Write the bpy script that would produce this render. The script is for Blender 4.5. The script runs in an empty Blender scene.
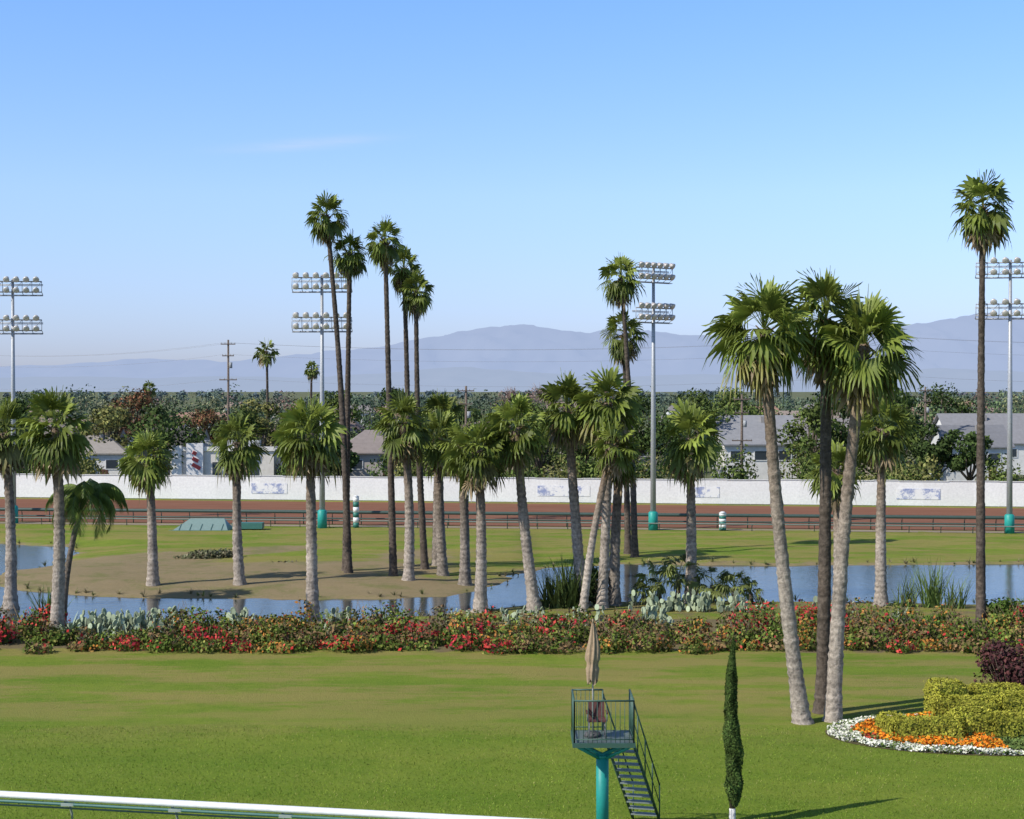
import bpy, math, random
import numpy as np
from mathutils import Vector, Matrix, noise as mn
rnd = random.Random(7)
rs = np.random.RandomState(11)
S = bpy.context.scene
col = S.collection

# ------------------------------------------------------------------ helpers
class MB:
    def __init__(s):
        s.v=[]; s.f=[]; s.c=[]; s.m=[]; s.sm=[]; s.n=0
    def add(s, v, f, c=(1,1,1), mat=0, smooth=False):
        v=np.asarray(v,dtype=np.float32).reshape(-1,3)
        c=np.asarray(c,dtype=np.float32)
        if c.ndim==1: c=np.tile(c,(len(v),1))
        s.v.append(v); s.c.append(c)
        if isinstance(f,np.ndarray):
            s.f.append((f+s.n)); k=len(f)
        else:
            by={}
            for a in f: by.setdefault(len(a),[]).append(a)
            k=0
            for L,a in by.items():
                s.f.append(np.array(a,dtype=np.int64)+s.n); k+=len(a)
        s.m.append(np.full(k,mat)); s.sm.append(np.full(k,smooth))
        s.n+=len(v)
    def build(s,name,mats,parent=None,loc=None):
        me=bpy.data.meshes.new(name)
        v=np.concatenate(s.v); c=np.concatenate(s.c)
        if loc is not None: v=v-np.array(loc,dtype=np.float32)
        sizes=np.concatenate([np.full(len(a),a.shape[1]) for a in s.f])
        loops=np.concatenate([a.ravel() for a in s.f])
        starts=np.concatenate([[0],np.cumsum(sizes)[:-1]])
        me.vertices.add(len(v)); me.vertices.foreach_set('co',v.ravel())
        me.loops.add(len(loops)); me.loops.foreach_set('vertex_index',loops.astype(np.int32))
        me.polygons.add(len(sizes)); me.polygons.foreach_set('loop_start',starts.astype(np.int32))
        try: me.polygons.foreach_set('loop_total',sizes.astype(np.int32))
        except Exception: pass
        me.polygons.foreach_set('material_index',np.concatenate(s.m).astype(np.int32))
        me.update(calc_edges=True)
        me.polygons.foreach_set('use_smooth',np.concatenate(s.sm).astype(bool))
        a=me.color_attributes.new('tint','FLOAT_COLOR','POINT')
        a.data.foreach_set('color',np.hstack([c,np.ones((len(c),1),np.float32)]).ravel())
        me.validate()
        for m in mats: me.materials.append(m)
        o=bpy.data.objects.new(name,me); col.objects.link(o)
        if loc is not None: o.location=loc
        if parent is not None: o.parent=parent
        return o

def empty(name,loc=(0,0,0)):
    e=bpy.data.objects.new(name,None); e.location=loc; col.objects.link(e); e.empty_display_size=.3
    return e

def frame(d):
    d=Vector(d).normalized()
    a=Vector((0,0,1)) if abs(d.z)<.95 else Vector((1,0,0))
    x=d.cross(a).normalized(); y=x.cross(d).normalized()
    return x,y
def tube(mb,pts,rad,n=8,c=(1,1,1),mat=0,caps=True,smooth=True,cols=None):
    pts=[Vector(p) for p in pts]; V=[];F=[];C=[]
    for i,p in enumerate(pts):
        d=(pts[min(i+1,len(pts)-1)]-pts[max(i-1,0)])
        x,y=frame(d)
        r=rad[i] if hasattr(rad,'__len__') else rad
        for k in range(n):
            t=2*math.pi*k/n
            V.append(p+x*(math.cos(t)*r)+y*(math.sin(t)*r)); C.append(cols[i] if cols else c)
    for i in range(len(pts)-1):
        for k in range(n):
            F.append((i*n+k,i*n+(k+1)%n,(i+1)*n+(k+1)%n,(i+1)*n+k))
    if caps:
        F.append(tuple(range(n))[::-1]); F.append(tuple((len(pts)-1)*n+k for k in range(n)))
    mb.add([tuple(v) for v in V],F,np.array(C,dtype=np.float32),mat,smooth)
def box(mb,c,s,rz=0,col_=(1,1,1),mat=0,M=None):
    V=[]
    for z in(-.5,.5):
        for y in(-.5,.5):
            for x in(-.5,.5):
                V.append(Vector((x*s[0],y*s[1],z*s[2])))
    R=Matrix.Rotation(rz,3,'Z') if M is None else M
    V=[tuple(R@v+Vector(c)) for v in V]
    mb.add(V,[(0,2,3,1),(4,5,7,6),(0,1,5,4),(2,6,7,3),(0,4,6,2),(1,3,7,5)],col_,mat)

def leaves(mb,P,N,size,C,mat=0,aspect=.6):
    """scatter of small diamond leaf faces"""
    n=len(P); P=np.asarray(P); N=np.asarray(N)+rs.normal(0,.55,(n,3))
    N/=np.linalg.norm(N,axis=1)[:,None]+1e-6
    A=rs.normal(0,1,(n,3)); T=np.cross(N,A); T/=np.linalg.norm(T,axis=1)[:,None]+1e-6
    B=np.cross(N,T)
    s=(np.asarray(size)*rs.uniform(.6,1.3,n))[:,None]
    V=np.stack([P+T*s,P+B*s*aspect,P-T*s,P-B*s*aspect],1).reshape(-1,3)
    F=np.arange(n*4).reshape(n,4)
    mb.add(V,F,np.repeat(C,4,axis=0),mat)
def cloud_pts(c,r,n,fill=.35):
    d=rs.normal(0,1,(n,3)); d/=np.linalg.norm(d,axis=1)[:,None]
    q=1-fill*rs.rand(n)**1.5
    return np.array(c)+d*q[:,None]*np.array(r), d
def pal(cols,n,var=.25,w=None):
    cols=np.array(cols); i=rs.choice(len(cols),n,p=w)
    return np.clip(cols[i]*(1+rs.uniform(-var,var,(n,1))),0,1)

# ------------------------------------------------------------------ materials
def newmat(name):
    m=bpy.data.materials.new(name); m.use_nodes=True
    nt=m.node_tree; b=nt.nodes['Principled BSDF']; return m,nt,b
def N(nt,t,**k):
    n=nt.nodes.new(t)
    for a,v in k.items(): setattr(n,a,v)
    return n
def noise(nt,scale,detail=4,rough=.55,vec=None):
    n=N(nt,'ShaderNodeTexNoise'); n.inputs['Scale'].default_value=scale
    n.inputs['Detail'].default_value=detail; n.inputs['Roughness'].default_value=rough
    if vec is not None: nt.links.new(vec,n.inputs['Vector'])
    return n.outputs['Fac']
def mixc(nt,f,a,b,mode='MIX'):
    n=nt.nodes.new('ShaderNodeMix'); n.data_type='RGBA'; n.blend_type=mode
    for i,v in ((0,f),(6,a),(7,b)):
        if isinstance(v,bpy.types.NodeSocket): nt.links.new(v,n.inputs[i])
        elif i==0: n.inputs[0].default_value=v
        else: n.inputs[i].default_value=(*v,1) if len(v)==3 else v
    return n.outputs[2]
def mth(nt,op,a,b=0.0,c=None,clamp=False):
    n=nt.nodes.new('ShaderNodeMath'); n.operation=op; n.use_clamp=clamp
    for i,v in enumerate((a,b) if c is None else (a,b,c)):
        if isinstance(v,bpy.types.NodeSocket): nt.links.new(v,n.inputs[i])
        else: n.inputs[i].default_value=v
    return n.outputs[0]
def ramp(nt,f,lo,hi):
    n=nt.nodes.new('ShaderNodeMapRange'); n.clamp=True; n.interpolation_type='SMOOTHSTEP'
    nt.links.new(f,n.inputs[0]); n.inputs[1].default_value=lo; n.inputs[2].default_value=hi
    return n.outputs[0]
def bump(nt,b,h,strength=.3,dist=.05):
    n=nt.nodes.new('ShaderNodeBump'); n.inputs['Strength'].default_value=strength; n.inputs['Distance'].default_value=dist
    nt.links.new(h,n.inputs['Height']); nt.links.new(n.outputs[0],b.inputs['Normal'])
def tintmat(name,rough=.7,nscale=3,lo=.65,hi=1.25,spec=.3,bmp=0,transl=0,metal=0,bd=.03):
    m,nt,b=newmat(name)
    a=N(nt,'ShaderNodeAttribute',attribute_name='tint').outputs['Color']
    geo=N(nt,'ShaderNodeNewGeometry').outputs['Position']
    f=noise(nt,nscale,5,.6,geo)
    r=nt.nodes.new('ShaderNodeMapRange'); nt.links.new(f,r.inputs[0]); r.inputs[1].default_value=.3; r.inputs[2].default_value=.7
    r.inputs[3].default_value=lo; r.inputs[4].default_value=hi
    cb=nt.nodes.new('ShaderNodeCombineXYZ')
    for i in range(3): nt.links.new(r.outputs[0],cb.inputs[i])
    c=mixc(nt,1.0,a,cb.outputs[0],'MULTIPLY')
    nt.links.new(c,b.inputs['Base Color']); b.inputs['Roughness'].default_value=rough
    b.inputs['Specular IOR Level'].default_value=spec; b.inputs['Metallic'].default_value=metal
    if bmp: bump(nt,b,f,bmp,bd)
    if transl:
        t=N(nt,'ShaderNodeBsdfTranslucent'); nt.links.new(c,t.inputs[0])
        ms=N(nt,'ShaderNodeMixShader'); ms.inputs[0].default_value=transl
        nt.links.new(b.outputs[0],ms.inputs[1]); nt.links.new(t.outputs[0],ms.inputs[2])
        nt.links.new(ms.outputs[0],nt.nodes['Material Output'].inputs[0])
    return m
M_leaf=tintmat('foliage',.8,1.2,.7,1.25,.08)
M_frond=tintmat('palm_frond',.5,1.5,.75,1.25,.28,transl=.28)
M_bark=tintmat('palm_bark',.9,7,.5,1.4,.1,bmp=.8,bd=.08)
M_paint=tintmat('weathered_paint',.5,5,.88,1.06,.4,bmp=.05)
M_wall=tintmat('stucco_wall',.85,2,.88,1.08,.2,bmp=.2)
M_metal=tintmat('galvanised_metal',.5,8,.8,1.1,.5,metal=.3)
M_glass=tintmat('window_glass',.1,1,.9,1.1,.6)
M_cloth=tintmat('canvas_cloth',.9,12,.8,1.15,.1,bmp=.3)

# ------------------------------------------------------------------ terrain
WL=-.10
water=np.array([(-95,82.4),(-60,82.5),(-30,82.6),(-18,82.8),(-8,83.2),(-4,85.6),(-.5,88.4),(2.5,90.6),(8,91.2),(14,91),(19,90.6),(25,90.0),(45,89.8),(95,90),
 (95,113),(55,112),(30,111),(18,110.3),(8,111),(2.5,109),(.3,105),(-.9,99.6),(-1.9,96.4),(-4,94),(-8,92.8),(-12,92.4),(-19,93.0),(-25,94),(-30,97),(-33,101),(-33.5,106),
 (-31.0,110),(-32.0,117),(-34.5,124),(-46,128),(-70,129),(-95,129)])
def sdist(X,Y):
    P=np.stack([X,Y],-1); best=np.full(X.shape,1e9); inside=np.zeros(X.shape,bool)
    n=len(water)
    for i in range(n):
        a=water[i]; b=water[(i+1)%n]; ab=b-a
        t=np.clip(((P-a)@ab)/(ab@ab),0,1)
        d=np.linalg.norm(P-(a+t[...,None]*ab),axis=-1); best=np.minimum(best,d)
        cond=((a[1]>Y)!=(b[1]>Y))
        with np.errstate(divide='ignore',invalid='ignore'):
            xi=(b[0]-a[0])*(Y-a[1])/(b[1]-a[1]+1e-12)+a[0]
        inside^=cond&(X<xi)
    return np.where(inside,best,-best)
xs=np.concatenate([[-22000,-9000,-3500,-1400,-600,-300,-160,-110],np.arange(-80,80.1,.8),[110,160,300,600,1400,3500,9000,22000]])
ys=np.concatenate([[-400,-100,-20,10],np.arange(25,72,2.0),np.arange(72,131,.6),np.arange(133,200,4),[230,300,420,700,1300,2600,5500,11000,26000]])
GX,GY=np.meshgrid(xs,ys)
wob=np.array([[mn.noise(Vector((x*.35,y*.35,0)))*.7+mn.noise(Vector((x*1.1,y*1.1,5)))*.3 if abs(x)<100 and 70<y<140 else 0 for x in xs] for y in ys])
sd=sdist(GX,GY)+wob
near=(np.abs(GX)<100)&(GY>75)&(GY<135)
sm=lambda t:np.clip(t,0,1)**2*(3-2*np.clip(t,0,1))
Z=np.where(near,-.9*sm((sd+.35)/2.6),0)
land=np.where(near&(sd<0)&(GY>91)&(GX<1),sm((-sd)/5)*.25,0)
hn=np.array([[mn.noise(Vector((x*.12,y*.12,3.3)))+.4*mn.noise(Vector((x*.5,y*.5,3.3))) if abs(x)<100 and 20<y<135 else 0 for x in xs] for y in ys])
Z=Z+land+hn*.14*np.where(near&(sd<0),1,0)*(GY>91)
pen=((GX>-38)&(GX<2)&(GY>89)&(GY<128)&(sd<2)).astype(float)
n2=np.array([[mn.noise(Vector((x*.1+9,y*.16,7.3))) if abs(x)<100 and 80<y<135 else 0 for x in xs] for y in ys])
dry=pen*sm((122-GY+n2*16)/12)*(.85+.4*sm((n2+.25)/.5))
dry*=1-.7*sm((GX+7+n2*5)/5)*sm((GY-97)/6)
shore=near*sm((sd+1.3)/1.3)
soil=((GY>73.6+wob*1.4)&(GY<(84+wob))).astype(float)*(np.abs(GX)<100)
soil=np.maximum(soil,(((GY>=84)&(GY<93)&(GX>-6)&(sd<0)&(np.abs(GX)<100)).astype(float)*.6))
urb=(GY>172-0.136*np.clip(GX,-200,200)).astype(float)
g=MB()
nx=len(xs);ny=len(ys)
idx=np.arange(nx*ny).reshape(ny,nx)
F=np.stack([idx[:-1,:-1],idx[:-1,1:],idx[1:,1:],idx[1:,:-1]],-1).reshape(-1,4)
g.add(np.stack([GX,GY,Z],-1).reshape(-1,3),F,np.stack([np.maximum(dry,shore*.7),soil,urb],-1).reshape(-1,3),0,True)
m,nt,b=newmat('grass_ground')
pos=N(nt,'ShaderNodeNewGeometry').outputs['Position']
sx=N(nt,'ShaderNodeSeparateXYZ'); nt.links.new(pos,sx.inputs[0])
at=N(nt,'ShaderNodeAttribute',attribute_name='tint'); sc=N(nt,'ShaderNodeSeparateColor'); nt.links.new(at.outputs['Color'],sc.inputs[0])
big=noise(nt,.09,4,.6,pos); mid=noise(nt,.9,5,.65,pos); fine=noise(nt,6,5,.75,pos); vf=noise(nt,22,3,.8,pos)
c=mixc(nt,ramp(nt,big,.35,.65),(.130,.205,.020),(.195,.245,.032))
c=mixc(nt,mth(nt,'MULTIPLY',ramp(nt,mid,.35,.75),.7),c,(.100,.175,.016))
st=mth(nt,'SINE',mth(nt,'MULTIPLY',mth(nt,'ADD',sx.outputs[1],mth(nt,'MULTIPLY',sx.outputs[0],.11)),1.45))
c=mixc(nt,mth(nt,'MULTIPLY',ramp(nt,st,-.8,.8),.22),c,(.225,.265,.042))
mp=N(nt,'ShaderNodeMapping'); mp.inputs['Scale'].default_value=(.10,.36,1); nt.links.new(pos,mp.inputs[0])
worn=noise(nt,1.0,7,.75,mp.outputs[0])
wm=mth(nt,'MULTIPLY',ramp(nt,worn,.42,.56),ramp(nt,sx.outputs[1],50,64))
c=mixc(nt,mth(nt,'MULTIPLY',wm,.62),c,(.33,.225,.095))
c=mixc(nt,mth(nt,'MULTIPLY',ramp(nt,fine,.4,.7),.40),c,(.25,.28,.06))
c=mixc(nt,mth(nt,'MULTIPLY',ramp(nt,vf,.45,.7),.5),c,(.06,.11,.012))
dryc=mixc(nt,mid,(.23,.18,.095),(.30,.23,.13)); dryc=mixc(nt,mth(nt,'MULTIPLY',ramp(nt,noise(nt,.3,6,.75,pos),.48,.64),.7),dryc,(.16,.17,.055))
dryc=mixc(nt,mth(nt,'MULTIPLY',ramp(nt,fine,.5,.75),.4),dryc,(.11,.09,.045))
c=mixc(nt,ramp(nt,mth(nt,'ADD',sc.outputs[0],mth(nt,'MULTIPLY',mth(nt,'SUBTRACT',noise(nt,.5,6,.75,pos),.5),1.6)),.30,.75),c,dryc)
soilc=mixc(nt,mid,(.15,.115,.06),(.21,.17,.09))
c=mixc(nt,ramp(nt,mth(nt,'ADD',sc.outputs[1],mth(nt,'MULTIPLY',mth(nt,'SUBTRACT',mid,.5),1.4)),.4,.85),c,soilc)
c=mixc(nt,sc.outputs[2],c,mixc(nt,mid,(.10,.12,.06),(.17,.17,.10)))
nt.links.new(c,b.inputs['Base Color']); b.inputs['Roughness'].default_value=.95; b.inputs['Specular IOR Level'].default_value=.05
bump(nt,b,mth(nt,'ADD',fine,mth(nt,'MULTIPLY',vf,.7)),.7,.08)
g.build('ground',[m])

n=60000; Yb=40+ (rs.rand(n)**1.2)*17; Xb=rs.uniform(-.36,.36,n)*Yb
hgt=rs.uniform(.03,.07,n); a=rs.uniform(0,6.28,n); wv=np.stack([np.cos(a),np.sin(a),0*a],1)*.011
tipo=np.stack([rs.normal(0,.03,n),rs.normal(0,.03,n),hgt],1); P=np.stack([Xb,Yb,np.zeros(n)],1)
V=np.stack([P-wv,P+wv,P+tipo],1).reshape(-1,3)
gb=MB(); lum=np.array([mn.noise(Vector((x*.5,y*.5,0))) for x,y in zip(Xb,Yb)])
gb.add(V,np.arange(n*3).reshape(n,3),np.repeat(pal([(.15,.23,.025),(.20,.26,.035),(.12,.19,.022),(.27,.26,.08)],n,.25,[.35,.35,.2,.1])*(1+.3*lum[:,None]),3,axis=0))
gb.build('grass_blades',[M_leaf])

w=MB(); w.add([(-100,80,WL),(100,80,WL),(100,131,WL),(-100,131,WL)],[(0,1,2,3)])
m,nt,b=newmat('lake_water'); b.inputs['Base Color'].default_value=(.045,.055,.055,1); b.inputs['Roughness'].default_value=.05
b.inputs['IOR'].default_value=1.33
pos=N(nt,'ShaderNodeNewGeometry').outputs['Position']
mp=N(nt,'ShaderNodeMapping'); mp.inputs['Scale'].default_value=(.6,1.6,1); nt.links.new(pos,mp.inputs[0])
bump(nt,b,noise(nt,1.6,5,.6,mp.outputs[0]),.30,.06)
w.build('lake_water',[m])

def strip(name,f0,f1,z,mat,x0=-260,x1=260):
    s=MB(); X=np.linspace(x0,x1,40); V=[];Fc=[]
    for x in X: V+= [(x,f0(x),z),(x,f1(x),z)]
    for i in range(39): Fc.append((2*i,2*i+2,2*i+3,2*i+1))
    s.add(V,Fc); return s.build(name,[mat])
def soilmat(name,c1,c2,sc_):
    m,nt,b=newmat(name); pos=N(nt,'ShaderNodeNewGeometry').outputs['Position']
    mp=N(nt,'ShaderNodeMapping'); mp.inputs['Scale'].default_value=(.15,1,1); nt.links.new(pos,mp.inputs[0])
    f=noise(nt,sc_,6,.65,mp.outputs[0]); c=mixc(nt,ramp(nt,f,.3,.7),c1,c2); nt.links.new(c,b.inputs['Base Color'])
    b.inputs['Roughness'].default_value=.95; b.inputs['Specular IOR Level'].default_value=.05
    bump(nt,b,noise(nt,6,4,.6,pos),.5,.05); return m
M_dirt=soilmat('track_dirt',(.185,.082,.050),(.24,.115,.072),1.0)
M_sand=soilmat('sandy_edge',(.24,.19,.14),(.30,.25,.19),.8)
strip('dirt_track',lambda x:140.6-.11*x,lambda x:168.8-.134*x,.012,M_dirt)
strip('sandy_path',lambda x:138.6-.11*x,lambda x:140.2-.11*x,.008,M_sand)

# ------------------------------------------------------------------ perimeter fence
fx=lambda x:171-.136*x
fe=empty('white_fence',(0,0,0))
mb=MB(); pn=MB()
x=-150.0; i=0
while x<150:
    x2=x+2.5; h=2.6+.03*math.sin(i*1.7)+.02*rnd.uniform(-1,1)
    ang=math.atan(-.136)
    cx=(x+x2)/2; cc=.78+rnd.uniform(-.05,.02)
    box(mb,(cx,fx(cx),h/2+.05),(2.52,.06,h),ang,(cc,cc*.98,cc*.93))
    box(pn,(x,fx(x)+.1,h/2),(.12,.12,h+.05),ang,(.6,.6,.57))
    box(pn,(cx,fx(cx)-.06,h+.02),(2.52,.1,.07),ang,(.66,.66,.62))
    x=x2;i+=1
mb.build('panels',[M_paint],fe); pn.build('posts',[M_paint],fe)
m,nt,b=newmat('printed_banner'); pos=N(nt,'ShaderNodeNewGeometry').outputs['Position']
c=mixc(nt,ramp(nt,noise(nt,.8,5,.8,pos),.46,.60),(.76,.745,.71),(.26,.30,.46)); nt.links.new(c,b.inputs['Base Color']); M_ban=m
for (xc,wd) in ((-26.5,4.0),(5.5,5.6),(20.5,2.6),(42,4.4)):
    q=MB(); box(q,(xc,fx(xc)-.055,1.25),(wd,.03,1.1),math.atan(-.136)); q.build('fence_banner',[M_ban])

def rail(name,f,x0,x1,h,step,cc,tr=.09,low=True):
    mb=MB(); x=x0; P=[]
    while x<=x1:
        y=f(x); tube(mb,[(x,y+.25,0),(x,y+.22,h*.7),(x,y,h)],[.05,.045,.04],6,cc)
        P.append((x,y,h)); x+=step
    tube(mb,P,tr,8,cc)
    if low: tube(mb,[(p[0],p[1]+.18,h*.5) for p in P],tr*.5,6,cc)
    return mb.build(name,[M_paint])
rail('track_rail',lambda x:140.4-.11*x,-120,120,1.15,2.6,(.05,.085,.07),.15)
rail('track_rail',lambda x:137.9-.11*x,-120,120,.6,2.6,(.16,.20,.17),.06,False)

mb=MB(); e=empty('turf_rail',(0,0,0))
tr_=lambda x:40.45-.195*x
P=[(x,tr_(x),1.04) for x in np.arange(-30,4.6,1.5)]
V=[];Fc=[]
prof=[(-.13,0),(-.12,.07),(-.05,.11),(.05,.11),(.12,.07),(.13,0),(.08,-.05),(-.08,-.05)]
for p in P:
    for a,bb in prof: V.append((p[0],p[1]+a,p[2]+bb))
n=len(prof)
for i in range(len(P)-1):
    for k in range(n): Fc.append((i*n+k,(i+1)*n+k,(i+1)*n+(k+1)%n,i*n+(k+1)%n))
mb.add(V,Fc,(.80,.80,.80),0,True)
q=MB()
for i,p in enumerate(P):
    if i%2==0:
        tube(q,[(p[0],p[1]+.75,0),(p[0],p[1]+.70,.45),(p[0],p[1]+.45,.78),(p[0],p[1]+.05,.95)],[.035]*4,7,(.30,.33,.30))
        box(q,(p[0]+.1,p[1]-.05,.90),(.34,.16,.07),0,(.35,.4,.36))
tube(q,[(p[0],p[1]-.04,.90) for p in P],.045,6,(.06,.16,.14))
tube(q,[(p[0],p[1]+.1,.76) for p in P],.025,6,(.08,.14,.12))
mb.build('top_rail',[M_paint],e); q.build('brackets',[M_paint],e)

# ------------------------------------------------------------------ palms
def fan_frond(mb,c,phi,e,L1,Lb,colr,droop,nseg=13,drop2=.25,w=1.0,mat=1,rollmax=.9):
    ce,se=math.cos(e),math.sin(e)
    d=Vector((math.cos(phi)*ce,math.sin(phi)*ce,se)); s=Vector((-math.sin(phi),math.cos(phi),0))
    p1=c+d*L1-Vector((0,0,1))*(.12*L1*abs(ce))
    pw=.028
    mb.add([tuple(c-s*pw),tuple(c+s*pw),tuple(p1+s*pw*.7),tuple(p1-s*pw*.7)],[(0,1,2,3)],np.array(colr)*1.25,mat)
    e2=e-droop; f=Vector((math.cos(phi)*math.cos(e2),math.sin(phi)*math.cos(e2),math.sin(e2)))
    roll=rnd.uniform(-rollmax,rollmax); nrm=s.cross(f); s2=(s*math.cos(roll)+nrm*math.sin(roll)).normalized(); nrm=s2.cross(f)
    A=math.radians(rnd.uniform(88,118)); da=2*A/(nseg-1); V=[];Fc=[];C=[]
    for i in range(nseg):
        a=-A+i*da; l=Lb*(1-.30*(abs(a)/A))*rnd.uniform(.82,1.12)
        dr=(f*math.cos(a)+s2*math.sin(a)+nrm*(.22*abs(math.sin(a)))).normalized()
        sd_=(f*-math.sin(a)+s2*math.cos(a))
        m_=p1+dr*(l*.55)-Vector((0,0,l*.03)); hw=l*.55*math.tan(da/2)*1.0*w
        q=p1+dr*(l*.80)-Vector((0,0,l*(.05+drop2*.35)))
        t=p1+dr*l*.95-Vector((0,0,l*drop2*rnd.uniform(.5,2.2)))
        b0=len(V); V+=[tuple(p1),tuple(m_-sd_*hw+nrm*hw*.5),tuple(m_+sd_*hw-nrm*hw*.5),tuple(q-sd_*hw*.55),tuple(q+sd_*hw*.55),tuple(t)]
        Fc+=[(b0,b0+1,b0+2),(b0+1,b0+3,b0+4,b0+2),(b0+3,b0+5,b0+4)]
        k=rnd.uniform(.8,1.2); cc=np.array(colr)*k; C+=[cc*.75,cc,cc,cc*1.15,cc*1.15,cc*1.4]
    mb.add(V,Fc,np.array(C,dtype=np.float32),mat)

def palm(name,X,Y,H,dx=0,R=1.8,r0=.32,r1=.2,n=30,dryn=14,seed=0,pale=.5,dark=False,z0=0,curve=.3,dyy=0,green=1.0,nseg=13,low=-50):
    global rnd
    rnd=random.Random(seed*13+5)
    mb=MB(); base=Vector((X,Y,z0-.15)); k=int(H/.15)
    pts=[];rad=[];cols=[]
    cbend=rnd.uniform(-.2,.2); sm_=1.0
    for i in range(k+1):
        t=i/k
        u=t*(1-curve)+curve*t*t
        p=base+Vector((dx*u+cbend*math.sin(math.pi*t),dyy*u+.1*math.sin(t*3+seed),H*t))
        flare=r0*.6*math.exp(-t*H/.45)
        r=r0+(r1-r0)*min(1,t*1.25)+flare
        r*=1+(.06 if i%2 else -.03)*(1.0 if not dark else .6)+rnd.uniform(-.07,.07)
        pts.append(p); rad.append(r)
        lowc=np.array((.36,.305,.25))*(.7+pale*.5); hic=np.array((.20,.15,.108))*(.8+.4*pale)
        if dark: lowc=np.array((.12,.095,.075)); hic=np.array((.10,.08,.062))
        s_=min(1,max(0,(t-.35)/.4)); cc=lowc*(1-s_)+hic*s_
        sm_=.6*sm_+.4*rnd.uniform(.6,1.3)
        cc=cc*(1.06 if i%2 else .84)*sm_
        cols.append(cc)
    tube(mb,pts,rad,9,mat=0,cols=cols)
    top=pts[-1]
    for i in range(34):
        a=rnd.uniform(0,6.28); hh=rnd.uniform(.05,1.2)*R*.6; q=top-Vector((0,0,hh)); dd=Vector((math.cos(a),math.sin(a),.9))
        p0=q+Vector((math.cos(a),math.sin(a),0))*r1*.8; p1=p0+dd*rnd.uniform(.12,.28)
        tube(mb,[p0,p1],[.05,.02],4,(.20,.14,.085),0)
    L1=R*.52; Lb=R*.62
    skew=rnd.uniform(0,6.28); sk=rnd.uniform(.0,.18)
    for i in range(dryn):
        phi=rnd.uniform(0,6.28); e=rnd.uniform(-1.45,-.75)
        fan_frond(mb,top-Vector((0,0,rnd.uniform(.05,.45)*R)),phi,e,L1*rnd.uniform(.6,1),Lb*.85,np.array((.32,.24,.135))*rnd.uniform(.5,1.15),.15,9,.15,.7)
    ga=2.399963
    for i in range(n):
        t=(i+.5)/n; phi=i*ga+rnd.uniform(-.45,.45)
        e=math.radians(86-(86-low)*t**.85)+rnd.uniform(-.18,.18)
        young=1-t
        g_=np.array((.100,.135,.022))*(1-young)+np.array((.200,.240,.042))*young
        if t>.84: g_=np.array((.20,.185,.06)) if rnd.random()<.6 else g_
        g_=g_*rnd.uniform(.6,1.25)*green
        L=rnd.uniform(.74,1.12)*(1+sk*math.cos(phi-skew))
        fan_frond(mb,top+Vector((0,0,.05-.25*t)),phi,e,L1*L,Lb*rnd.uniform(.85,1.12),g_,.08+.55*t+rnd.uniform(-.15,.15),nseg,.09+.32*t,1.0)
    for i in range(4):
        phi=rnd.uniform(0,6.28); d=Vector((math.cos(phi)*.18,math.sin(phi)*.18,1))
        tube(mb,[top,top+d*R*rnd.uniform(.9,1.1)],[.04,.008],4,(.22,.27,.09),1)
    return mb.build(name,[M_bark,M_frond],loc=(X,Y,z0))

sh=[(-27.7,88.1,9.8,-.2,2.0),(-22.2,77.7,10.3,.1,1.95),(-21.8,97,8.06,-.24,1.75),(-16.5,97,8.97,-.12,1.85),(-10.4,83.4,9.9,-.16,2.05),
 (-6.4,98.5,10.15,-.3,2.0),(-4.4,102,9.1,-.2,1.8),(-2.9,98.2,8.8,-.2,1.7),(-1.73,86.5,8.9,-.1,1.9),(1.25,87.3,10.1,-1.0,1.95),
 (3.9,88.9,11.3,-.85,1.9),(4.95,88.1,11.45,.33,2.1),(10.1,90.1,9.46,-.1,2.1),(20.6,89.0,10,0,1.9),(18.4,89.6,7.7,-.2,1.7),(-5.0,107,10.4,.2,1.7),(5.7,89.4,8.6,.4,1.5)]
for i,(X,Y,H,dx,R) in enumerate(sh):
    palm('fan_palm',X,Y,H,dx,R*1.02,.34 if i!=11 else .3,.23,34+(i*3)%7,10+(i*5)%9,seed=20+i,pale=.75 if i not in(6,7,15,16) else .1,green=.85+.09*((i*7)%5),low=-45-(i*7)%25)
palm('fan_palm',3.84,86.5,9.2,1.6,1.5,.22,.18,22,12,seed=77,pale=1.0)
tl=[(-10.5,102.7,23.4,-1.4,1.55),(-10.8,103.8,21.1,.3,1.4),(-7.5,101,21.7,-.5,1.45),(-6.9,106.7,20.3,-.3,1.5),(-5.7,105,18.7,-.6,1.35),
 (8.84,115,20.3,-1.0,1.8),(8.5,117,16.3,-.3,1.8),(23.3,79.3,21.2,0,1.8)]
for i,(X,Y,H,dx,R) in enumerate(tl):
    palm('tall_fan_palm',X,Y,H,dx,R,.25,.15,36,14,seed=50+i,pale=.1,dark=True,green=.85+.1*(i%3),low=-60)
palm('fan_palm',10.5,57.5,14.35,-1.45,2.02,.29,.20,42,18,seed=90,pale=.55,curve=-.4,nseg=17,green=1.1)
palm('fan_palm',11.55,59.4,14.8,.1,1.95,.27,.2,38,16,seed=91,dark=True,nseg=17,green=1.0)  # dark trunk colour stands in for shade from the left palm
palm('fan_palm',11.65,58.0,13.8,1.15,2.05,.29,.20,44,18,seed=92,pale=.55,curve=.25,nseg=17,green=1.1)
for i,(X,Y,H,R) in enumerate([(-37,240,18,2.0),(-33,262,15.6,1.5),(62,300,13,1.8),(-75,330,12.5,1.8)]):
    palm('street_palm',X,Y,H,.2,R,.25,.18,24,8,seed=120+i,dark=True,nseg=7,green=1.0)

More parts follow.
